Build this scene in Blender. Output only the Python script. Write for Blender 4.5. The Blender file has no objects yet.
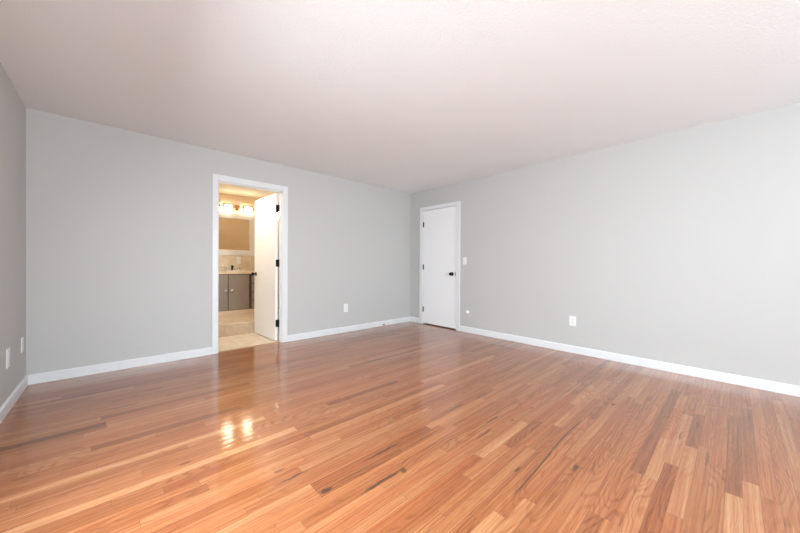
import bpy, bmesh, math, random
from mathutils import Vector, Matrix

# ------------------------------------------------------------------ camera, light, exposure
S = bpy.context.scene
COL = S.collection
cam_d = bpy.data.cameras.new('camera')
cam_d.sensor_width = 36.0
cam_d.lens = 36.0 * 309.80 / 800.0
cam_d.clip_start = 0.02
cam = bpy.data.objects.new('camera', cam_d)
cam.location = (-4.1722, -4.2355, 1.0718)
_f = Vector((math.sin(0.7441) * math.cos(-0.0041), math.cos(0.7441) * math.cos(-0.0041), math.sin(-0.0041)))
_q = _f.to_track_quat('-Z', 'Y').to_matrix() @ Matrix.Rotation(0.0047, 3, 'Z')
cam.rotation_euler = _q.to_euler()
COL.objects.link(cam)
S.camera = cam

S.view_settings.view_transform = 'Standard'
S.view_settings.look = 'None'
S.view_settings.gamma = 1.0
S.view_settings.use_curve_mapping = False
S.view_settings.exposure = 0.52

world = bpy.data.worlds.new('sky')
S.world = world
world.use_nodes = True
world.node_tree.nodes['Background'].inputs[0].default_value = (0.75, 0.86, 1.0, 1)
world.node_tree.nodes['Background'].inputs[1].default_value = 1.0


def area(name, loc, rot, sx, sy, power, color):
    d = bpy.data.lights.new(name, 'AREA')
    d.shape = 'RECTANGLE'
    d.size, d.size_y = sx, sy
    d.energy = power
    d.color = color
    o = bpy.data.objects.new(name, d)
    o.location = loc
    o.rotation_euler = rot
    COL.objects.link(o)
    return o


# daylight entering by the windows behind the camera: two in the front wall, one in the left wall beside the camera
WIN = [(-3.95, -2.35), (-1.75, -0.55)]
WZ0, WZ1 = 0.85, 2.15
FRONT = -7.0
WINL = [(-4.1, -2.4)]
LZ0, LZ1 = 0.60, 1.85
DAY = (0.858, 0.968, 1.04)
for (cx_, cy_, rz_, w_, p_, tilt_, z0_, z1_) in (
        (sum(WIN[0]) / 2, FRONT - 0.2, 0.0, WIN[0][1] - WIN[0][0], 134, 104, WZ0, WZ1),
        (sum(WIN[1]) / 2, FRONT - 0.2, 0.0, WIN[1][1] - WIN[1][0], 30, 98, WZ0, WZ1),
        (-4.7475 - 0.2, sum(WINL[0]) / 2, math.radians(-90), WINL[0][1] - WINL[0][0], 105, 49, LZ0, LZ1)):
    area('window_daylight', (cx_, cy_, (z0_ + z1_) / 2), (math.radians(tilt_), 0, rz_), w_, z1_ - z0_, p_, DAY)

# ------------------------------------------------------------------ helpers


def principled(name, color, rough=0.5, metal=0.0, **kw):
    m = bpy.data.materials.new(name)
    m.use_nodes = True
    b = m.node_tree.nodes['Principled BSDF']
    b.inputs['Base Color'].default_value = (*color, 1)
    b.inputs['Roughness'].default_value = rough
    b.inputs['Metallic'].default_value = metal
    for k, v in kw.items():
        b.inputs[k].default_value = v
    return m


class NT:
    """small wrapper for building node trees"""

    def __init__(self, m):
        self.t = m.node_tree
        self.b = self.t.nodes.get('Principled BSDF')

    def n(self, typ, **props):
        x = self.t.nodes.new(typ)
        for k, v in props.items():
            setattr(x, k, v)
        return x

    def put(self, sock, v):
        if isinstance(v, bpy.types.NodeSocket):
            self.t.links.new(v, sock)
        elif v is not None:
            sock.default_value = v

    def math(self, op, a, b=None, c=None, clamp=False):
        x = self.n('ShaderNodeMath', operation=op, use_clamp=clamp)
        for i, v in enumerate((a, b, c)):
            if v is not None:
                self.put(x.inputs[i], v)
        return x.outputs[0]

    def comb(self, x, y, z):
        c = self.n('ShaderNodeCombineXYZ')
        for i, v in enumerate((x, y, z)):
            self.put(c.inputs[i], v)
        return c.outputs[0]

    def noise(self, vec, scale, detail=3, rough=0.5, dist=0.0):
        x = self.n('ShaderNodeTexNoise')
        self.put(x.inputs['Vector'], vec)
        x.inputs['Scale'].default_value = scale
        x.inputs['Detail'].default_value = detail
        x.inputs['Roughness'].default_value = rough
        x.inputs['Distortion'].default_value = dist
        return x.outputs['Fac']

    def mix(self, f, a, b, blend='MIX'):
        x = self.n('ShaderNodeMix', data_type='RGBA', blend_type=blend)
        self.put(x.inputs[0], f)
        self.put(x.inputs[6], a)
        self.put(x.inputs[7], b)
        return x.outputs[2]

    def ramp(self, f, stops):
        x = self.n('ShaderNodeValToRGB')
        e = x.color_ramp.elements
        while len(e) < len(stops):
            e.new(0.5)
        for i, (p, c) in enumerate(stops):
            e[i].position = p
            e[i].color = (*c, 1)
        self.put(x.inputs[0], f)
        return x.outputs[0]

    def smooth(self, v, lo, hi, a=0.0, b=1.0):
        x = self.n('ShaderNodeMapRange', interpolation_type='SMOOTHSTEP')
        self.put(x.inputs[0], v)
        for i, q in enumerate((lo, hi, a, b)):
            x.inputs[1 + i].default_value = q
        return x.outputs[0]

    def bump(self, h, strength, dist=0.01):
        x = self.n('ShaderNodeBump')
        x.inputs['Strength'].default_value = strength
        x.inputs['Distance'].default_value = dist
        self.put(x.inputs['Height'], h)
        self.t.links.new(x.outputs[0], self.b.inputs['Normal'])
        return x


def paint(name, color, rough, scale, strength, dist=0.002):
    """rolled wall paint: faint orange-peel relief"""
    m = principled(name, color, rough)
    t = NT(m)
    tc = t.n('ShaderNodeTexCoord').outputs['Object']
    h = t.noise(tc, scale, 3, 0.6)
    t.bump(h, strength, dist)
    return m


M = {}
M['wall'] = paint('grey_wall_paint', (0.548, 0.542, 0.527), 0.55, 160, 0.25)
M['ceiling'] = paint('white_ceiling_paint', (0.88, 0.905, 0.915), 0.85, 70, 0.6, 0.004)
M['trim'] = principled('white_trim_enamel', (0.78, 0.79, 0.795), 0.3)
M['door'] = paint('white_door_enamel', (0.90, 0.90, 0.90), 0.32, 40, 0.08)
M['plate'] = principled('white_plastic', (0.86, 0.86, 0.85), 0.3)
M['slot'] = principled('dark_slot', (0.05, 0.05, 0.05), 0.6)
M['black'] = principled('black_metal', (0.012, 0.012, 0.013), 0.35, 0.6)
M['rubber'] = principled('black_rubber', (0.02, 0.02, 0.02), 0.7)
M['chrome'] = principled('chrome', (0.8, 0.8, 0.8), 0.12, 1.0)
M['bronze'] = principled('brushed_bronze', (0.42, 0.25, 0.12), 0.35, 0.9)
M['steel'] = principled('satin_steel', (0.55, 0.55, 0.55), 0.35, 1.0)
M['dark_void'] = principled('unlit_plaster', (0.25, 0.22, 0.19), 0.9)
M['bath_wall'] = paint('tan_bathroom_paint', (0.82, 0.69, 0.50), 0.6, 160, 0.2)
M['bath_wall_tan'] = paint('deeper_tan_bathroom_paint', (0.82, 0.63, 0.42), 0.6, 160, 0.2)
M['bath_ceiling'] = paint('cream_bathroom_ceiling_paint', (0.86, 0.80, 0.68), 0.8, 80, 0.3)
M['frame_white'] = principled('white_frame_enamel', (0.86, 0.85, 0.81), 0.35)
M['mirror'] = principled('mirror_glass', (0.93, 0.92, 0.9), 0.02, 1.0)
M['vanity_shade'] = principled('shadow_dark_cabinet_frame', (0.10, 0.06, 0.035), 0.5)  # dark brown carries the shadow lines between drawers and doors
M['toe'] = principled('pale_toe_board', (0.78, 0.62, 0.47), 0.5)
M['ceramic'] = principled('white_ceramic', (0.85, 0.84, 0.8), 0.15)


def vanity_mat():
    m = principled('taupe_cabinet_laminate', (0.30, 0.255, 0.215), 0.33)
    t = NT(m)
    tc = t.n('ShaderNodeTexCoord').outputs['Object']
    mp = t.n('ShaderNodeMapping')
    mp.inputs['Scale'].default_value = (60, 60, 3)
    t.put(mp.inputs[0], tc)
    f = t.noise(mp.outputs[0], 1.0, 4, 0.6)
    t.put(t.b.inputs['Base Color'], t.ramp(f, [(0.3, (0.28, 0.235, 0.20)), (0.7, (0.33, 0.28, 0.24))]))
    return m


def tile_mat(name, axes, c1, c2, grout, w, h, rough=0.25, offset=0.0):
    """stone tiles with grout laid over two object axes"""
    m = principled(name, c1, rough)
    t = NT(m)
    tc = t.n('ShaderNodeTexCoord').outputs['Object']
    sp = t.n('ShaderNodeSeparateXYZ')
    t.put(sp.inputs[0], tc)
    v = t.comb(sp.outputs[axes[0]], sp.outputs[axes[1]], 0.0)
    br = t.n('ShaderNodeTexBrick')
    t.put(br.inputs['Vector'], v)
    br.offset = offset
    br.inputs['Scale'].default_value = 1.0
    br.inputs['Brick Width'].default_value = w
    br.inputs['Row Height'].default_value = h
    br.inputs['Mortar Size'].default_value = 0.0035
    br.inputs['Color1'].default_value = (*c1, 1)
    br.inputs['Color2'].default_value = (*c2, 1)
    br.inputs['Mortar'].default_value = (*grout, 1)
    mott = t.noise(tc, 9.0, 5, 0.65, 0.6)
    col = t.mix(t.smooth(mott, 0.35, 0.7, 0.0, 0.45), br.outputs['Color'],
                (c1[0] * 0.72, c1[1] * 0.66, c1[2] * 0.6, 1))
    t.put(t.b.inputs['Base Color'], col)
    t.bump(t.math('SUBTRACT', 1.0, br.outputs['Fac']), 0.3, 0.002)
    return m


M['vanity'] = vanity_mat()
M['floor_tile'] = tile_mat('beige_floor_tile', (0, 1), (0.84, 0.71, 0.54), (0.81, 0.67, 0.50), (0.70, 0.57, 0.42), 0.33, 0.33)
M['riser_tile'] = tile_mat('tan_riser_tile', (0, 2), (0.56, 0.41, 0.27), (0.52, 0.38, 0.25), (0.42, 0.31, 0.2), 0.33, 0.178)
M['splash_tile'] = tile_mat('cream_wall_tile', (0, 2), (0.83, 0.72, 0.56), (0.80, 0.72, 0.53), (0.86, 0.80, 0.68), 0.108, 0.108, 0.2)
M['counter'] = paint('beige_counter_laminate', (0.80, 0.66, 0.50), 0.3, 60, 0.05)


def lamp_glass():
    m = principled('lit_lamp_glass', (0.9, 0.85, 0.75), 0.3)
    b = m.node_tree.nodes['Principled BSDF']
    b.inputs['Emission Color'].default_value = (1.0, 0.86, 0.64, 1)
    b.inputs['Emission Strength'].default_value = 36.0
    return m


M['lamp'] = lamp_glass()


M['fill_glow'] = principled('fill_lamp_glass', (0.9, 0.88, 0.82), 0.3)  # glowing glass of the fill lamp added in the bathroom
M['fill_glow'].node_tree.nodes['Principled BSDF'].inputs['Emission Color'].default_value = (1.0, 0.96, 0.89, 1)
M['fill_glow'].node_tree.nodes['Principled BSDF'].inputs['Emission Strength'].default_value = 54.0


def pane_mat():
    m = bpy.data.materials.new('window_glass')
    m.use_nodes = True
    nt = m.node_tree
    nt.nodes.clear()
    out = nt.nodes.new('ShaderNodeOutputMaterial')
    mx = nt.nodes.new('ShaderNodeMixShader')
    tr = nt.nodes.new('ShaderNodeBsdfTransparent')
    gl = nt.nodes.new('ShaderNodeBsdfGlossy')
    gl.inputs['Roughness'].default_value = 0.01
    mx.inputs[0].default_value = 0.06
    nt.links.new(tr.outputs[0], mx.inputs[1])
    nt.links.new(gl.outputs[0], mx.inputs[2])
    nt.links.new(mx.outputs[0], out.inputs[0])
    return m


M['pane'] = pane_mat()


class MB:
    """collects solids into one mesh"""

    def __init__(self):
        self.bm = bmesh.new()

    def box(self, x0, x1, y0, y1, z0, z1, bev=0.0, seg=2, mat=0):
        r = bmesh.ops.create_cube(self.bm, size=1.0)
        vs = r['verts']
        for v in vs:
            v.co = Vector(((x0 + x1) / 2 + v.co.x * (x1 - x0), (y0 + y1) / 2 + v.co.y * (y1 - y0),
                           (z0 + z1) / 2 + v.co.z * (z1 - z0)))
        fs = {f for v in vs for f in v.link_faces}
        for f in fs:
            f.material_index = mat
        if bev > 0:
            es = list({e for v in vs for e in v.link_edges})
            bmesh.ops.bevel(self.bm, geom=es, offset=bev, segments=seg, profile=0.5, affect='EDGES')
        return self

    def lathe(self, prof, origin, axis, seg=28, mat=0):
        """prof: list of (distance along the axis, radius)"""
        axis = Vector(axis).normalized()
        u = axis.orthogonal().normalized()
        w = axis.cross(u)
        o = Vector(origin)
        rings = []
        for (d, r) in prof:
            if r < 1e-6:
                rings.append([self.bm.verts.new(o + axis * d)])
            else:
                rings.append([self.bm.verts.new(o + axis * d + (u * math.cos(2 * math.pi * k / seg) + w * math.sin(2 * math.pi * k / seg)) * r)
                              for k in range(seg)])
        for a, b in zip(rings, rings[1:]):
            for k in range(seg):
                k2 = (k + 1) % seg
                if len(a) == 1 and len(b) == 1:
                    continue
                if len(a) == 1:
                    f = self.bm.faces.new((a[0], b[k], b[k2]))
                elif len(b) == 1:
                    f = self.bm.faces.new((a[k], b[0], a[k2]))
                else:
                    f = self.bm.faces.new((a[k], b[k], b[k2], a[k2]))
                f.smooth = True
                f.material_index = mat
        for q in (rings[0], rings[-1]):
            if len(q) > 1:
                f = self.bm.faces.new(q)
                f.material_index = mat
        return self

    def cyl(self, p0, p1, r0, r1=None, seg=20):
        p0, p1 = Vector(p0), Vector(p1)
        d = p1 - p0
        return self.lathe([(0, r0), (d.length, r0 if r1 is None else r1)], p0, d, seg)

    def tube(self, pts, r, seg=10):
        pts = [Vector(p) for p in pts]
        rings = []
        up = Vector((0.13, 0.31, 0.94)).normalized()
        for i, p in enumerate(pts):
            d = (pts[min(i + 1, len(pts) - 1)] - pts[max(i - 1, 0)]).normalized()
            u = d.cross(up).normalized()
            w = d.cross(u)
            rings.append([self.bm.verts.new(p + (u * math.cos(2 * math.pi * k / seg) + w * math.sin(2 * math.pi * k / seg)) * r) for k in range(seg)])
        for a, b in zip(rings, rings[1:]):
            for k in range(seg):
                f = self.bm.faces.new((a[k], a[(k + 1) % seg], b[(k + 1) % seg], b[k]))
                f.smooth = True
        self.bm.faces.new(rings[0])
        self.bm.faces.new(rings[-1])
        return self

    def prism(self, poly, axis, t0, t1):
        """extrude a 2-D outline; axis 0: outline is (y,z); axis 1: outline is (x,z)"""
        def P(a, b, t):
            return Vector((t, a, b)) if axis == 0 else Vector((a, t, b))
        A = [self.bm.verts.new(P(a, b, t0)) for a, b in poly]
        B = [self.bm.verts.new(P(a, b, t1)) for a, b in poly]
        n = len(poly)
        for k in range(n):
            self.bm.faces.new((A[k], A[(k + 1) % n], B[(k + 1) % n], B[k]))
        self.bm.faces.new(A)
        self.bm.faces.new(B)
        return self

    def build(self, name, mats, parent=None, loc=None, rot=None):
        bmesh.ops.recalc_face_normals(self.bm, faces=self.bm.faces[:])
        me = bpy.data.meshes.new(name)
        self.bm.to_mesh(me)
        self.bm.free()
        for m in (mats if isinstance(mats, (list, tuple)) else [mats]):
            me.materials.append(m)
        o = bpy.data.objects.new(name, me)
        COL.objects.link(o)
        if loc is not None:
            o.location = loc
        if rot is not None:
            o.rotation_euler = rot
        if parent is not None:
            o.parent = parent
        return o


def struct(o, label=None, cat=None):
    o['kind'] = 'structure'
    if label:
        o['label'] = label
    if cat:
        o['category'] = cat
    return o


def tag(o, label, cat, group=None):
    o['label'] = label
    o['category'] = cat
    if group:
        o['group'] = group
    return o


def thing(name, label, cat, loc, rz=0.0, group=None):
    o = bpy.data.objects.new(name, None)
    o.empty_display_size = 0.05
    COL.objects.link(o)
    o.location = loc
    o.rotation_euler = (0, 0, rz)
    return tag(o, label, cat, group)


# ------------------------------------------------------------------ room dimensions
H = 2.44
L = 4.7475            # left wall at x = -L, right wall at x = 0, back wall at y = 0
T = 0.105
DA0, DA1, DAH = -3.262, -2.475, 2.083      # rough opening in the back wall
DB0, DB1, DBH = -1.091, -0.325, 2.075      # rough opening in the right wall (y)
BX0, BX1, BY1 = -3.45, -0.95, 2.40         # bathroom
BH = 2.415

# ------------------------------------------------------------------ wood floor


def oak_floor():
    rng = random.Random(11)
    W = 0.0572
    rows = int((abs(FRONT) + 0.1) / W) + 1
    # boards that stand out: (x0, x1, y, tone, warm)
    SPEC = [
        (-2.175, -0.60, -3.865, -0.62, -0.3), (-2.03, -0.90, -4.205, -0.55, -0.7), (-1.85, -0.66, -4.262, -0.45, -0.7),
        (-2.75, -2.035, -4.205, 0.75, -0.4), (-2.60, -1.852, -4.262, 0.7, -0.3), (-2.70, -1.955, -3.950, -0.45, 0.8),
        (-2.95, -2.178, -3.905, 0.5, -0.1), (-2.95, -1.72, -3.490, -0.02, 0.4), (-3.45, -2.672, -3.205, -0.25, 1.0),
        (-2.665, -2.10, -3.205, 0.55, -0.5), (-3.40, -2.86, -3.310, -0.4, 0.5), (-2.48, -1.96, -3.255, 0.4, -0.2),
        (-3.30, -2.78, -3.600, 0.45, -0.3), (-2.775, -2.30, -3.600, -0.2, 0.5),
        (-4.72, -3.40, -2.002, 0.75, 0.0), (-4.60, -3.30, -2.262, 0.8, 0.0), (-4.70, -4.215, -1.352, -0.95, 0.6),
        (-4.21, -3.30, -1.410, 0.55, 0.0), (-4.72, -4.05, -0.640, 0.35, 0.1), (-2.97, -2.25, -2.060, -0.7, 0.2),
        (-3.99, -3.47, -2.810, 0.35, -0.8), (-3.47, -2.95, -2.860, -0.5, -0.3), (-3.28, -2.78, -2.410, 0.3, 0.1),
        (-2.55, -1.75, -2.780, -0.35, -0.5), (-3.60, -3.05, -3.020, -0.3, 0.0), (-1.30, -0.50, -3.10, -0.4, -0.3),
        (-1.60, -0.70, -1.30, -0.5, 0.2), (-1.74, -1.25, -3.490, 0.35, 0.0), (-4.3, -3.9, -0.84, -0.3, 0.3),
        (-4.00, -3.30, -2.375, -0.3, 0.7), (-4.2, -3.4, -2.62, 0.2, 0.6), (-1.95, -1.0, -4.32, 0.3, 0.3),
        (-1.6, -0.7, -4.09, 0.0, 0.2), (-3.2, -2.4, -4.05, 0.1, 0.7),
    ]
    by_row = {}
    for s in SPEC:
        by_row.setdefault(int(-s[2] / W), []).append(s)
    bm = bmesh.new()
    a_seed = bm.verts.layers.float_vector.new('plank_look') if False else None
    uvm = bm.loops.layers.uv.new('board')           # metres along / across, shifted per board
    faces = []
    X0, X1 = -L - 0.02, 0.02

    def board(r, x0, x1, tone, warm):
        y1 = -r * W - 0.029
        y0 = y1 - W
        vs = [bm.verts.new((x, y, 0.0)) for x, y in ((x0, y0), (x1, y0), (x1, y1), (x0, y1))]
        f = bm.faces.new(vs)
        faces.append((f, x1 - x0, tone, warm, rng.random() * 40, rng.random() * 40, rng.random()))

    for r in range(-1, rows + 1):
        spec = sorted(by_row.get(r, []), key=lambda s: s[0])
        # keep only boards that do not overlap
        segs, last = [], X0
        for s in spec:
            if s[0] >= last - 1e-6:
                segs.append(s)
                last = s[1]
        cuts, x = [], X0
        for s in segs + [None]:
            end = X1 if s is None else s[0]
            first = True
            while x < end - 1e-6:
                ln = rng.choice((0.4, 0.6, 0.75, 0.9, 1.1, 1.4, 1.8)) * rng.uniform(0.85, 1.15)
                if first and x == X0:
                    ln *= rng.uniform(0.3, 1.0)
                first = False
                if end - (x + ln) < 0.22:
                    ln = end - x
                g = rng.gauss(0, 0.2)
                if rng.random() < 0.10:
                    g += rng.choice((0.3, -0.35))
                cuts.append((x, x + ln, max(-0.8, min(0.8, g)), max(-1, min(1, rng.gauss(0.0, 0.4)))))
                x += ln
            if s is not None:
                cuts.append((s[0], s[1], s[3], s[4]))
                x = s[1]
        for c in cuts:
            board(r, *c)
    me = bpy.data.meshes.new('floor')
    bm.to_mesh(me)
    bm.free()
    la = me.attributes.new('board_look', 'FLOAT_VECTOR', 'FACE')
    lb = me.attributes.new('board_seed', 'FLOAT_VECTOR', 'FACE')
    lc = me.attributes.new('board_uv', 'FLOAT_VECTOR', 'CORNER')
    for i, (f, ln, tone, warm, s1, s2, s3) in enumerate(faces):
        la.data[i].vector = (tone, warm, s3)
        lb.data[i].vector = (s1, s2, ln)
        for k, li in enumerate(me.polygons[i].loop_indices):
            lc.data[li].vector = ((0, ln, ln, 0)[k], (0, 0, W, W)[k], 0)
    o = bpy.data.objects.new('floor', me)
    COL.objects.link(o)

    m = principled('oiled_red_oak_strip_flooring', (0.5, 0.3, 0.15), 0.3)
    t = NT(m)

    def attr(n):
        a = t.n('ShaderNodeAttribute', attribute_name=n)
        s = t.n('ShaderNodeSeparateXYZ')
        t.put(s.inputs[0], a.outputs['Vector'])
        return s.outputs
    look, seed, uv = attr('board_look'), attr('board_seed'), attr('board_uv')
    u = t.math('ADD', uv[0], seed[0])
    v = t.math('ADD', uv[1], seed[1])
    # growth-ring figure: distance to a slowly wandering pith line gives cathedrals
    wob = t.noise(t.comb(t.math('MULTIPLY', u, 1.0), t.math('MULTIPLY', v, 4.5), seed[0]), 1.0, 2, 0.5)
    wob2 = t.noise(t.comb(t.math('MULTIPLY', u, 4.0), t.math('MULTIPLY', v, 30.0), seed[1]), 1.0, 2, 0.5)
    ringv = t.math('ADD', t.math('MULTIPLY', uv[1], 70.0), t.math('ADD', t.math('MULTIPLY', wob, 32.0), t.math('MULTIPLY', wob2, 1.8)))
    ring = t.math('SINE', t.math('MULTIPLY', ringv, 4.0))
    ring = t.smooth(ring, 0.1, 1.0)
    # straight grain and open pores
    streak = t.noise(t.comb(t.math('MULTIPLY', u, 2.2), t.math('MULTIPLY', v, 110.0), seed[0]), 1.0, 4, 0.65)
    pore = t.noise(t.comb(t.math('MULTIPLY', u, 14.0), t.math('MULTIPLY', v, 520.0), seed[1]), 1.0, 2, 0.6)
    mineral = t.noise(t.comb(t.math('MULTIPLY', u, 3.0), t.math('MULTIPLY', v, 34.0), t.math('ADD', seed[0], 7.3)), 1.0, 3, 0.55)
    tone = t.math('ADD', 0.5, t.math('MULTIPLY', look[0], 0.34))
    figure = t.smooth(look[2], 0.25, 0.85, 0.25, 1.0)
    val = t.math('ADD', tone, t.math('MULTIPLY', t.math('SUBTRACT', streak, 0.5), 0.80))
    val = t.math('SUBTRACT', val, t.math('MULTIPLY', t.math('MULTIPLY', ring, figure), 0.17))
    val = t.math('SUBTRACT', val, t.math('MULTIPLY', t.smooth(pore, 0.52, 0.72), 0.17))
    band = t.noise(t.comb(t.math('MULTIPLY', u, 1.1), t.math('MULTIPLY', v, 48.0), t.math('ADD', seed[1], 3.1)), 1.0, 3, 0.6)
    val = t.math('ADD', val, t.math('MULTIPLY', t.math('SUBTRACT', band, 0.5), 0.45))
    val = t.math('ADD', val, 0.08)
    base = t.ramp(val, [(0.0, (0.110, 0.033, 0.011)), (0.25, (0.215, 0.066, 0.021)), (0.5, (0.330, 0.111, 0.038)),
                        (0.75, (0.440, 0.178, 0.072)), (1.0, (0.56, 0.292, 0.136))])
    # board hue: reddish one way, yellow-grey the other
    red = t.mix(0.55, base, (1.0, 0.80, 0.74, 1), 'MULTIPLY')
    yel = t.mix(0.6, base, (0.92, 1.02, 1.06, 1), 'MULTIPLY')
    col = t.mix(t.math('MULTIPLY', look[1], 1.0, clamp=True), base, red)
    col = t.mix(t.math('MULTIPLY', look[1], -1.0, clamp=True), col, yel)
    col = t.mix(t.smooth(mineral, 0.68, 0.80, 0.0, 0.6), col, (0.10, 0.045, 0.022, 1))
    # dark streaks, knots and one long check, where the real boards have them
    tc = t.n('ShaderNodeTexCoord').outputs['Object']
    sp = t.n('ShaderNodeSeparateXYZ')
    t.put(sp.inputs[0], tc)
    wx = t.math('ADD', sp.outputs[0], t.math('MULTIPLY', t.math('SUBTRACT', t.noise(tc, 18, 2), 0.5), 0.05))
    wy = t.math('ADD', sp.outputs[1], t.math('MULTIPLY', t.math('SUBTRACT', t.noise(tc, 22, 3), 0.5), 0.022))
    SPOTS = [(-3.52, -2.695, 0.09, 0.007, 0.9), (-3.449, -2.89, 0.035, 0.014, 1.0), (-3.03, -2.832, 0.14, 0.010, 0.8),
             (-3.20, -3.02, 0.14, 0.011, 0.9), (-2.30, -2.775, 0.12, 0.012, 0.6), (-1.95, -2.79, 0.12, 0.010, 0.55),
             (-1.33, -3.565, 0.025, 0.014, 0.95), (-3.93, -0.842, 0.06, 0.012, 0.75), (-4.15, -1.09, 0.10, 0.010, 0.7),
             (-3.07, -3.03, 0.02, 0.02, 0.8), (-2.38, -3.63, 0.03, 0.012, 0.8), (-2.62, -3.43, 0.03, 0.008, 0.8),
             (-1.55, -3.97, 0.07, 0.006, 0.7), (-1.25, -4.03, 0.07, 0.006, 0.7), (-1.75, -4.10, 0.10, 0.008, 0.5),
             (-3.55, -2.60, 0.03, 0.012, 0.6), (-3.90, -2.20, 0.03, 0.010, 0.6), (-2.45, -3.12, 0.10, 0.008, 0.7),
             (-2.05, -1.45, 0.20, 0.012, 0.8), (-1.35, -1.95, 0.15, 0.010, 0.6), (-2.25, -3.06, 0.08, 0.006, 0.7)]
    acc = None
    for (sx, sy, rx, ry, st) in SPOTS:
        sx, sy = sx + 0.01, sy - 0.031
        dx = t.math('MULTIPLY', t.math('SUBTRACT', wx, sx), 1 / rx)
        dy = t.math('MULTIPLY', t.math('SUBTRACT', wy, sy), 1 / ry)
        d = t.math('ADD', t.math('MULTIPLY', dx, dx), t.math('MULTIPLY', dy, dy))
        k = t.smooth(d, 0.25, 1.5, st, 0.0)
        acc = k if acc is None else t.math('MAXIMUM', acc, k)
    # the check: an S-shaped dark line along one board
    xs = t.math('ADD', sp.outputs[0], 2.35)
    yc = t.math('ADD', -3.522, t.math('MULTIPLY', t.math('SINE', t.math('MULTIPLY', t.math('ADD', xs, 0.05), 4.2)), 0.014))
    dl = t.math('ABSOLUTE', t.math('SUBTRACT', sp.outputs[1], yc))
    ln = t.math('MULTIPLY', t.smooth(dl, 0.002, 0.006, 1.0, 0.0), t.smooth(t.math('ABSOLUTE', t.math('ADD', sp.outputs[0], 2.30)), 0.42, 0.56, 0.9, 0.0))
    acc = t.math('MAXIMUM', acc, ln)
    col = t.mix(acc, col, (0.085, 0.036, 0.018, 1))
    # hairline joints
    e = t.math('MINIMUM', t.math('MINIMUM', uv[0], t.math('SUBTRACT', seed[2], uv[0])),
               t.math('MINIMUM', uv[1], t.math('SUBTRACT', W, uv[1])))
    seam = t.smooth(e, 0.0003, 0.0016, 1.0, 0.0)
    col = t.mix(t.math('MULTIPLY', seam, 0.55), col, (0.12, 0.05, 0.025, 1))
    t.put(t.b.inputs['Base Color'], col)
    t.put(t.b.inputs['Roughness'], t.math('ADD', 0.30, t.math('MULTIPLY', streak, 0.12)))
    t.b.inputs['Specular IOR Level'].default_value = 0.05
    t.b.inputs['Coat Weight'].default_value = 1.0
    t.b.inputs['Coat IOR'].default_value = 1.55
    t.b.inputs['Coat Roughness'].default_value = 0.10
    # boards are very slightly cupped under the finish
    cup = t.math('MULTIPLY', t.math('SINE', t.math('MULTIPLY', uv[1], math.pi / W)), 0.6)
    wave = t.noise(t.comb(t.math('MULTIPLY', u, 9.0), t.math('MULTIPLY', v, 40.0), seed[1]), 1.0, 2, 0.5)
    hgt = t.math('SUBTRACT', t.math('ADD', cup, t.math('MULTIPLY', wave, 0.8)), t.math('MULTIPLY', seam, 0.6))
    b = t.bump(hgt, 0.25, 0.0014)
    t.t.links.new(b.outputs[0], t.b.inputs['Coat Normal'])
    me.materials.append(m)
    return struct(o, 'glossy red oak strip floor of the empty room', 'floor')


oak_floor()

# ------------------------------------------------------------------ room shell
struct(MB().box(-L - T, T, FRONT - T, T, H, H + 0.1).build('ceiling', M['ceiling']), 'white ceiling of the empty room', 'ceiling')

w = MB()
w.box(-L - T, DA0, 0, T, -0.05, H).box(DA1, T, 0, T, -0.05, H).box(DA0, DA1, 0, T, DAH, H)
struct(w.build('wall_back', M['wall']), 'grey painted wall with the open bathroom doorway', 'wall')
w = MB()
w.box(0, T, DB1, 0, -0.05, H).box(0, T, FRONT - T, DB0, -0.05, H).box(0, T, DB0, DB1, DBH, H)
struct(w.build('wall_right', M['wall']), 'light grey painted wall with the closed white door', 'wall')
w = MB()
ys = [FRONT - T] + [q for p in WINL for q in p] + [0]
for i in range(0, len(ys), 2):
    w.box(-L - T, -L, ys[i], ys[i + 1], -0.05, H)
for a, b in WINL:
    w.box(-L - T, -L, a, b, -0.05, LZ0).box(-L - T, -L, a, b, LZ1, H)
struct(w.build('wall_left', M['wall']), 'grey painted wall at the left edge with two white plates', 'wall')
w = MB()
xs = [-L - T] + [q for p in WIN for q in p] + [T]
for i in range(0, len(xs), 2):
    w.box(xs[i], xs[i + 1], FRONT - T, FRONT, -0.05, H)
for a, b in WIN:
    w.box(a, b, FRONT - T, FRONT, -0.05, WZ0).box(a, b, FRONT - T, FRONT, WZ1, H)
struct(w.build('wall_front', M['wall']), 'grey painted window wall behind the viewer', 'wall')



def window(i, wdt, loc, rz, hz=WZ1 - WZ0):
    """two-light window; local x along the wall, local y into the room"""
    hw, m = wdt / 2, 0.05
    f = MB()
    for (x0, x1, z0, z1) in ((-hw, hw, 0, m), (-hw, hw, hz - m, hz), (-hw, -hw + m, m, hz - m), (hw - m, hw, m, hz - m), (-m / 2, m / 2, m, hz - m)):
        f.box(x0, x1, -0.09, -0.03, z0, z1, 0.004)
    fo = struct(f.build('window_%d' % i, M['trim'], None, loc, (0, 0, rz)), 'white framed window behind the viewer', 'window')
    c = MB()
    c.box(-hw - 0.06, -hw, 0, 0.015, -0.06, hz + 0.06, 0.003).box(hw, hw + 0.06, 0, 0.015, -0.06, hz + 0.06, 0.003)
    c.box(-hw, hw, 0, 0.015, hz, hz + 0.06, 0.003).box(-hw, hw, 0, 0.03, -0.06, 0, 0.003)
    c.build('casing', M['trim'], fo)
    for s_ in (-1, 1):
        p = sorted((s_ * m / 2, s_ * (hw - m)))
        MB().box(p[0], p[1], -0.064, -0.058, m, hz - m).build('pane', M['pane'], fo)


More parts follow.
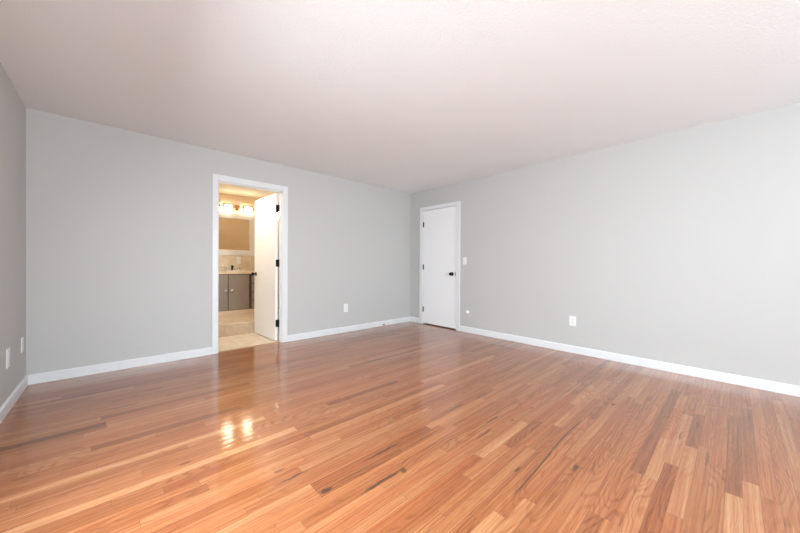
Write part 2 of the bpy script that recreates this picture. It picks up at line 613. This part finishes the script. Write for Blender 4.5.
for i, (a, b) in enumerate(WIN):
    window(i + 1, b - a, ((a + b) / 2, FRONT, WZ0), 0.0)
for i, (a, b) in enumerate(WINL):
    window(i + 3, b - a, (-L, (a + b) / 2, LZ0), -math.pi / 2, LZ1 - LZ0)

# baseboards: flat board with a chamfered top
BT, BHT = 0.014, 0.087


def profile(sign, base):
    return [(base, 0), (base + sign * BT, 0), (base + sign * BT, BHT - 0.010), (base + sign * 0.006, BHT), (base, BHT)]


CASA0, CASA1, CASAT = -3.319, -2.404, 2.152
CASB0, CASB1, CASBT = -1.164, -0.256, 2.131
bb = MB().prism(profile(-1, 0.0), 0, -L + BT, CASA0).prism(profile(-1, 0.0), 0, CASA1, -BT)
struct(bb.build('baseboard_back', M['trim']), 'white baseboard along the wall with the open doorway', 'baseboard')
bb = MB().prism(profile(-1, 0.0), 1, FRONT, CASB0).prism(profile(-1, 0.0), 1, CASB1, 0.0)
struct(bb.build('baseboard_right', M['trim']), 'white baseboard along the wall with the closed door', 'baseboard')
struct(MB().prism(profile(1, -L), 1, FRONT, 0.0).build('baseboard_left', M['trim']), 'white baseboard along the left wall', 'baseboard')
struct(MB().prism(profile(1, FRONT), 0, -L + BT, -BT).build('baseboard_front', M['trim']), 'white baseboard under the windows behind the viewer', 'baseboard')

# door casings and jambs
JA0, JA1, JAT = -3.256, -2.481, 2.077
c = MB()
c.box(CASA0, JA0 - 0.004, -0.016, 0.0, 0, CASAT, 0.003).box(JA1 + 0.004, CASA1, -0.016, 0.0, 0, CASAT, 0.003)
c.box(JA0 - 0.004, JA1 + 0.004, -0.016, 0.0, JAT + 0.004, CASAT, 0.003)
c.box(CASA0, JA0 - 0.004, T, T + 0.016, 0, CASAT, 0.003).box(JA1 + 0.004, CASA1, T, T + 0.016, 0, CASAT, 0.003)
c.box(JA0 - 0.004, JA1 + 0.004, T, T + 0.016, JAT + 0.004, CASAT, 0.003)
c.box(DA0, JA0, 0.0, T, 0, JAT).box(JA1, DA1, 0.0, T, 0, JAT).box(DA0, DA1, 0.0, T, JAT, DAH)
c.box(JA0, JA0 + 0.011, 0.02, 0.063, 0, JAT, 0.002).box(JA1 - 0.011, JA1, 0.02, 0.063, 0, JAT, 0.002).box(JA0, JA1, 0.02, 0.063, JAT - 0.011, JAT, 0.002)
struct(c.build('trim_1', M['trim']), 'white casing around the open bathroom doorway', 'door casing')

JB0, JB1, JBT = -1.083, -0.333, 2.068
c = MB()
c.box(-0.016, 0.0, CASB0, JB0 - 0.004, 0, CASBT, 0.003).box(-0.016, 0.0, JB1 + 0.004, CASB1, 0, CASBT, 0.003)
c.box(-0.016, 0.0, JB0 - 0.004, JB1 + 0.004, JBT + 0.004, CASBT, 0.003)
c.box(0.0, T, DB0, JB0, 0, JBT).box(0.0, T, JB1, DB1, 0, JBT).box(0.0, T, DB0, DB1, JBT, DBH)
c.box(0.046, 0.09, JB0, JB0 + 0.011, 0, JBT).box(0.046, 0.09, JB1 - 0.011, JB1, 0, JBT).box(0.046, 0.09, JB0, JB1, JBT - 0.011, JBT)
struct(c.build('trim_2', M['trim']), 'white casing around the closed door', 'door casing')

# unseen closet box added behind the closed door to stop light leaking through
w = MB()
w.box(T, 0.75, DB0 - 0.12, DB0 - 0.06, -0.05, H).box(T, 0.75, DB1 + 0.06, DB1 + 0.12, -0.05, H)
w.box(0.75, 0.81, DB0 - 0.12, DB1 + 0.12, -0.05, H).box(T, 0.81, DB0 - 0.12, DB1 + 0.12, H, H + 0.06)
struct(w.build('wall_light_block', M['dark_void']), 'unseen plain wall added behind the closed door to block light', 'wall')
struct(MB().box(0.02, 0.81, DB0 - 0.12, DB1 + 0.12, -0.06, -0.001).build('floor_light_block', M['dark_void']), 'unseen floor of the light-blocking box added behind the closed door', 'floor')


# ------------------------------------------------------------------ doors


def knob_parts(parent, origin, axis):
    """round rose and neck with a turned knob along the axis"""
    r = MB().lathe([(0.0, 0.0), (0.0, 0.032), (0.005, 0.032), (0.009, 0.026), (0.010, 0.0)], origin, axis)
    rose = r.build('door_knob', M['black'], parent)
    k = MB().lathe([(0.008, 0.011), (0.030, 0.011), (0.034, 0.018), (0.042, 0.0265), (0.052, 0.028), (0.060, 0.0235), (0.064, 0.014), (0.065, 0.0)], origin, axis)
    k.build('knob_grip', M['black'], rose)
    return rose


# closed door in the right wall, hung on the side next to the corner, opening into the room
SY0, SY1 = JB0 + 0.003, JB1 - 0.003
slab = MB().box(0.004, 0.039, SY0, SY1, 0.017, JBT - 0.004, 0.0015)
d2 = struct(slab.build('door_2', M['door']), 'closed flat white door with black hinges and knob near the corner', 'door')
for z in (1.816, 1.042, 0.269):
    h = MB()
    for k in range(5):
        h.cyl((-0.003, SY1 + 0.0015, z - 0.044 + k * 0.0178), (-0.003, SY1 + 0.0015, z - 0.044 + k * 0.0178 + 0.0168), 0.0075, seg=14)
    h.lathe([(0, 0.0045), (0.004, 0.0055), (0.008, 0.0)], (-0.003, SY1 + 0.0015, z + 0.0445), (0, 0, 1), 12)
    h.lathe([(0, 0.0045), (0.004, 0.0055), (0.008, 0.0)], (-0.003, SY1 + 0.0015, z - 0.0445), (0, 0, -1), 12)
    h.box(0.0025, 0.0045, SY1 - 0.012, SY1 - 0.001, z - 0.044, z + 0.044)
    h.build('hinge', M['black'], d2)
knob_parts(d2, (0.004, -0.995, 0.929), (-1, 0, 0))
st = MB().box(-0.0195, 0.0035, JB0 - 0.0065, JB0 + 0.0025, 0.900, 0.958, 0.001)
st.build('strike_plate', M['rubber'], d2)

# open door of the bathroom: hinged on the right jamb, swung into the bathroom
PIN = (-2.487, T + 0.006)
OPEN = math.radians(93.2)
dw, dt = 0.752, 0.035
# local frame: pin at the origin, slab runs along +x when measured from the pin, thickness towards +y of the local frame
slab = MB().box(0.006, dw, 0.004, 0.004 + dt, 0.012, 2.066, 0.0015)
d1 = struct(slab.build('door_1', M['door'], None, (PIN[0], PIN[1], 0.0), (0, 0, OPEN)), 'open flat white door swung into the bathroom', 'door')
for z in (1.856, 1.092, 0.250):
    h = MB()
    for k in range(5):
        h.cyl((0, 0, z - 0.05 + k * 0.02), (0, 0, z - 0.05 + k * 0.02 + 0.019), 0.0065, seg=12)
    h.lathe([(0, 0.0045), (0.004, 0.0055), (0.008, 0.0)], (0, 0, z + 0.05), (0, 0, 1), 12)
    h.box(0.0035, 0.0062, 0.0, 0.034, z - 0.05, z + 0.05)              # leaf let into the edge of the slab
    hd = h.build('hinge', M['black'], d1)
knob_parts(d1, (dw - 0.062, 0.004 + dt, 0.928), (0, 1, 0))
knob_parts(d1, (dw - 0.062, 0.004, 0.928), (0, -1, 0))
MB().box(dw - 0.0005, dw + 0.0015, 0.009, 0.034, 0.898, 0.955).build('latch_plate', M['black'], d1)
jl = MB()
for z in (1.856, 1.092, 0.250):
    jl.box(JA1 - 0.0025, JA1 + 0.001, T - 0.032, T + 0.001, z - 0.05, z + 0.05)
# (fixed leaves on the jamb belong to the casing)
jl_o = jl.build('hinge_leaf', M['black'], bpy.data.objects['trim_1'])

# ------------------------------------------------------------------ bathroom shell
w = MB().box(BX0 - 0.1, BX1 + 0.1, BY1, BY1 + 0.1, -0.05, BH)
struct(w.build('wall_bathroom_back', M['bath_wall']), 'warm cream bathroom wall behind the mirror', 'wall')
struct(MB().box(BX0 - 0.1, BX0, T + 0.004, BY1, -0.05, BH).build('wall_bathroom_left', M['bath_wall']), 'cream bathroom wall left of the doorway', 'wall')
struct(MB().box(BX1, BX1 + 0.1, T + 0.004, BY1, -0.05, BH).build('wall_bathroom_right', M['bath_wall']), 'cream bathroom wall behind the open door', 'wall')
w = MB().box(BX0, DA0 - 0.066, T, T + 0.004, -0.05, BH).box(DA1 + 0.075, BX1, T, T + 0.004, -0.05, BH).box(DA0 - 0.066, DA1 + 0.075, T, T + 0.004, CASAT, BH)
struct(w.build('wall_bathroom_front', M['bath_wall_tan']), 'tan bathroom side of the doorway wall', 'wall')
struct(MB().box(BX0 - 0.1, BX1 + 0.1, T, BY1 + 0.1, BH, BH + 0.08).build('ceiling_bathroom', M['bath_ceiling']), 'cream bathroom ceiling seen through the doorway', 'ceiling')
STEP = 0.885
struct(MB().box(BX0, BX1, 0.065, STEP, -0.05, 0.003).build('floor_bathroom', M['floor_tile']), 'beige tiled bathroom floor just inside the doorway', 'floor')
stp = MB().box(BX0, BX1, STEP + 0.004, BY1, -0.05, 0.18)
so = struct(stp.build('floor_bathroom_step', M['floor_tile']), 'raised beige tiled bathroom floor before the vanity', 'floor')
MB().box(BX0, BX1, STEP - 0.006, STEP + 0.004, 0.0, 0.176).build('riser', M['riser_tile'], so)
struct(MB().box(DA0 + 0.004, DA1 - 0.004, 0.052, 0.068, -0.02, 0.004, 0.002).build('trim_3', M['bronze']), 'thin threshold strip between oak floor and bathroom tile', 'threshold')

# ------------------------------------------------------------------ vanity
VX0, VX1, VF = -3.055, -1.96, 1.85
FZ = 0.18
v = thing('vanity_cabinet', 'taupe bathroom vanity cabinet with flat doors and a stack of drawers', 'cabinet', ((VX0 + VX1) / 2, 2.125, FZ))
vx, vy = (VX0 + VX1) / 2, 2.125


def VB(x0, x1, y0, y1, z0, z1, bev=0.0):
    return MB().box(x0 - vx, x1 - vx, y0 - vy, y1 - vy, z0 - FZ, z1 - FZ, bev)


VB(VX0, VX1, VF + 0.018, BY1 - 0.002, 0.250, 0.898).build('body', M['vanity_shade'], v)
VB(VX0 + 0.01, VX1 - 0.01, VF + 0.004, BY1 - 0.002, FZ, 0.250).build('toe_board', M['toe'], v)


def pull(parent, x, z):
    k = MB().lathe([(0, 0.0), (0, 0.026), (0.003, 0.026), (0.005, 0.018), (0.006, 0.009), (0.018, 0.008), (0.022, 0.016), (0.029, 0.017), (0.033, 0.010), (0.034, 0.0)],
                   (x - vx, VF - vy, z - FZ), (0, -1, 0), 24)
    k.build('knob', M['steel'], parent)


for (x0, x1, kx) in ((-3.045, -2.701, -2.732), (-2.689, -2.347, -2.630)):
    d = VB(x0, x1, VF, VF + 0.018, 0.260, 0.895, 0.002).build('door', M['vanity'], v)
    pull(d, kx, 0.602)
for (z0, z1) in ((0.260, 0.401), (0.417, 0.555), (0.571, 0.713), (0.729, 0.895)):
    d = VB(-2.300, -1.975, VF, VF + 0.018, z0, z1, 0.002).build('drawer', M['vanity'], v)
    pull(d, -2.137, (z0 + z1) / 2)

ct = MB().box(VX0 - 0.01, VX1 + 0.02, VF - 0.028, BY1 - 0.002, 0.900, 0.951, 0.006)
tag(ct.build('countertop', M['counter']), 'beige countertop lying on the bathroom vanity', 'countertop')
sk = MB().lathe([(0.0, 0.185), (0.006, 0.19), (0.012, 0.18), (0.010, 0.165), (0.004, 0.15), (0.002, 0.03), (0.002, 0.0)], (-2.513, 2.055, 0.951), (0, 0, 1), 40)
tag(sk.build('sink', M['ceramic']), 'white round bathroom sink set on the beige countertop', 'sink')

# widespread faucet: dark spout and two chrome handles
fc = thing('faucet', 'bathroom faucet with dark spout and chrome handles behind the sink', 'faucet', (-2.513, 2.33, 0.951))
s = MB()
s.lathe([(0, 0.028), (0.008, 0.026), (0.012, 0.017), (0.075, 0.015), (0.10, 0.017), (0.108, 0.0)], (0, 0, 0), (0, 0, 1), 20)
s.tube([(0, 0.0, 0.085), (0, -0.03, 0.095), (0, -0.055, 0.090), (0, -0.072, 0.080), (0, -0.078, 0.066)], 0.011, 12)
tag_sp = s.build('spout', M['black'], fc)
tag_sp['label'] = 'dark spout'
for sx in (-1, 1):
    h = MB().lathe([(0, 0.026), (0.006, 0.024), (0.012, 0.014), (0.045, 0.013), (0.055, 0.018), (0.066, 0.016), (0.070, 0.0)], (sx * 0.115, 0, 0), (0, 0, 1), 18)
    h.tube([(sx * 0.115, 0, 0.060), (sx * 0.15, -0.01, 0.085), (sx * 0.185, -0.02, 0.105)], 0.006, 8)
    h.build('handle', M['chrome'], fc)

# tiled splash, framed mirror, outlet above the counter
spl = MB().box(BX0, BX1, BY1 - 0.009, BY1, 0.953, 1.247)
struct(spl.build('wall_backsplash', M['splash_tile']), 'cream tiled backsplash between countertop and mirror', 'backsplash')

MX0, MX1, MZ0, MZ1, MF = -2.87, -2.182, 1.356, 1.962, 0.108
mr = thing('mirror', 'wide mirror in white frame above the bathroom countertop', 'mirror', ((MX0 + MX1) / 2, BY1 - 0.001, MZ0 - MF))
mx = (MX0 + MX1) / 2
g = MB().box(MX0 - mx, MX1 - mx, -0.012, -0.002, MF, MZ1 - MZ0 + MF)
g.build('mirror_glass', M['mirror'], mr)
f = MB()
hh = MZ1 - MZ0 + 2 * MF
for (x0, x1, z0, z1) in ((MX0 - MF, MX0, 0, hh), (MX1, MX1 + MF - 0.018, 0, hh), (MX0, MX1, 0, MF), (MX0, MX1, MZ1 - MZ0 + MF, hh)):
    f.box(x0 - mx, x1 - mx, -0.022, 0, z0, z1, 0.003)
f.build('frame', M['frame_white'], mr)

# ------------------------------------------------------------------ vanity lights


def vanity_light(xc, label):
    """bar with two framed box shades of lit glass"""
    r = thing('vanity_light', label, 'wall lamp', (xc, BY1 - 0.001, 2.163), 0.0)
    MB().lathe([(0, 0.055), (0.012, 0.055), (0.020, 0.045), (0.022, 0.0)], (0, 0, 0.02), (0, -1, 0), 24).build('wall_mount', M['bronze'], r)
    b = MB().cyl((-0.31, -0.05, 0.02), (0.31, -0.05, 0.02), 0.009, seg=12)
    b.cyl((0, 0, 0.02), (0, -0.05, 0.02), 0.010, seg=12)
    for s in (-1, 1):
        b.lathe([(0, 0.009), (0.004, 0.014), (0.014, 0.014), (0.02, 0.0)], (s * 0.31, -0.05, 0.02), (s, 0, 0), 14)
    b.build('bar', M['bronze'], r)
    for s in (-1, 1):
        x0, x1 = s * 0.175 - 0.085, s * 0.175 + 0.085
        fr = MB()
        y0, y1 = -0.115, -0.055
        fr.box(x0, x1, y0 - 0.008, y1, 0.036, 0.062, 0.002).box(x0, x1, y0 - 0.008, y1, -0.074, -0.061, 0.002)
        fr.box(x0, x0 + 0.020, y0 - 0.008, y1, -0.061, 0.036, 0.002).box(x1 - 0.020, x1, y0 - 0.008, y1, -0.061, 0.036, 0.002)
        sh = fr.build('shade_frame', M['bronze'], r)
        MB().box(x0 + 0.0205, x1 - 0.0205, y0, y1 - 0.004, -0.0605, 0.0355, 0.006).build('lamp_glass', M['lamp'], sh)
    return r


vanity_light(-2.415, 'bronze two-lamp vanity light above the mirror, seen left of the open door')
vanity_light(-1.425, 'second bathroom vanity light, glimpsed through the gap at the hinges of the open door')

# unseen round lamp added to brighten the bathroom, above the lower floor
r = thing('added_fill_lamp', 'unseen round fill lamp added on the bathroom ceiling, above the floor inside the doorway', 'ceiling lamp', (-3.27, 0.50, BH), 0.0)
MB().lathe([(0, 0.0), (0, 0.15), (0.025, 0.15), (0.03, 0.14), (0.03, 0.0)], (0, 0, 0), (0, 0, -1), 40).build('ceiling_plate', M['steel'], r)
MB().lathe([(0.03, 0.0), (0.03, 0.13), (0.05, 0.125), (0.075, 0.11), (0.09, 0.05), (0.093, 0.0)], (0, 0, 0), (0, 0, -1), 40).build('lamp_glass', M['fill_glow'], r)

# ------------------------------------------------------------------ wall plates


def plate(w_, h_, t_=0.006):
    return MB().box(-w_ / 2, w_ / 2, 0, t_, -h_ / 2, h_ / 2, 0.0025, 3)


def duplex_outlet(loc, rz, label, w_=0.072, h_=0.116, dark=True):
    r = thing('power_outlet', label, 'outlet', loc, rz)
    plate(w_, h_).build('cover_plate', M['plate'], r)
    for s in (-1, 1):
        rc = MB().box(-0.017, 0.017, 0.006, 0.0085, s * 0.0195 - 0.0145, s * 0.0195 + 0.0145, 0.0012).build('receptacle', M['plate'], r)
        sl = MB()
        sl.box(-0.0075, -0.0050, 0.0084, 0.0088, s * 0.0195 - 0.002, s * 0.0195 + 0.008)
        sl.box(0.0050, 0.0075, 0.0084, 0.0088, s * 0.0195 - 0.001, s * 0.0195 + 0.007)
        sl.cyl((0, 0.0084, s * 0.0195 - 0.008), (0, 0.0088, s * 0.0195 - 0.008), 0.0028, seg=12)
        sl.build('slots', M['slot'], rc)
    MB().lathe([(0, 0.0035), (0.0012, 0.003), (0.0014, 0.0)], (0, 0.006, 0), (0, 1, 0), 12).build('screw', M['steel'], r)
    return r


RA, RB, RC = math.pi, math.pi / 2, -math.pi / 2
duplex_outlet((-1.452, 0.0, 0.384), RA, 'white outlet low on the back wall right of the bathroom doorway', 0.078, 0.130)
duplex_outlet((0.0, -2.866, 0.392), RB, 'white outlet low on the long right wall, far right of closed door', 0.076, 0.118)
duplex_outlet((-L, -0.638, 0.381), RC, 'white outlet on the left wall, the larger one nearer the viewer', 0.09, 0.140)

# blank cover plate nearer the corner
r = thing('cover_plate', 'white narrow wall plate on the left wall, closest to the corner', 'wall plate', (-L, -0.166, 0.387), RC)
plate(0.072, 0.125).build('plate', M['plate'], r)
for s in (-1, 1):
    MB().lathe([(0, 0.0035), (0.0012, 0.003), (0.0014, 0.0)], (0, 0.006, s * 0.042), (0, 1, 0), 12).build('screw', M['steel'], r)

# light switch right of the closed door
r = thing('light_switch', 'white light switch on the wall right of the closed door', 'switch', (0.0, -1.255, 1.147), RB)
plate(0.072, 0.116).build('cover_plate', M['plate'], r)
tg = MB().box(-0.005, 0.005, 0.006, 0.007, -0.012, 0.012)
tg.prism([(0.006, -0.005), (0.018, 0.006), (0.018, 0.010), (0.006, 0.006)], 0, -0.0035, 0.0035)
tg.build('toggle', M['plate'], r)
for s in (-1, 1):
    MB().lathe([(0, 0.0035), (0.0012, 0.003), (0.0014, 0.0)], (0, 0.006, s * 0.030), (0, 1, 0), 12).build('screw', M['steel'], r)

# round fitting low on the wall beside the closed door
r = thing('cable_outlet', 'small round white fitting low on the wall just right of the closed door', 'wall fitting', (0.0, -1.311, 0.318), RB)
MB().lathe([(0, 0.034), (0.004, 0.034), (0.010, 0.026), (0.012, 0.0)], (0, 0, 0), (0, 1, 0), 28).build('base', M['plate'], r)
MB().lathe([(0.010, 0.017), (0.030, 0.016), (0.036, 0.010), (0.037, 0.0)], (0, 0, 0), (0, 1, 0), 20).build('cap', M['plate'], r)
MB().lathe([(0.0, 0.006), (0.018, 0.006), (0.020, 0.0)], (-0.022, 0.008, -0.010), (-0.2, 1, -0.1), 12).build('connector', M['steel'], r)

# outlet above the bathroom counter
r = thing('bathroom_outlet', 'white outlet plate on the tiles right of the faucet', 'outlet', (-2.382, BY1 - 0.009, 1.151), RA)
plate(0.074, 0.135).build('cover_plate', M['plate'], r)
MB().box(-0.017, 0.017, 0.006, 0.0085, -0.033, 0.033, 0.0012).build('receptacle', M['plate'], r)

# spring door stop on the baseboard
r = thing('door_stop', 'white spring door stop with black tip on the baseboard near the corner', 'door stop', (-0.722, -BT, 0.036), RA)
MB().lathe([(0, 0.012), (0.004, 0.012), (0.008, 0.006), (0.010, 0.0)], (0, 0, 0), (0, 1, 0), 18).build('base', M['plate'], r)
pts = [(0.0055 * math.cos(a), 0.006 + 0.054 * a / (2 * math.pi * 14), 0.0055 * math.sin(a)) for a in [k * 2 * math.pi / 10 for k in range(141)]]
MB().tube(pts, 0.0013, 6).build('spring', M['plate'], r)
MB().lathe([(0.058, 0.008), (0.060, 0.0115), (0.074, 0.0115), (0.078, 0.009), (0.079, 0.0)], (0, 0, 0), (0, 1, 0), 18).build('tip', M['rubber'], r)
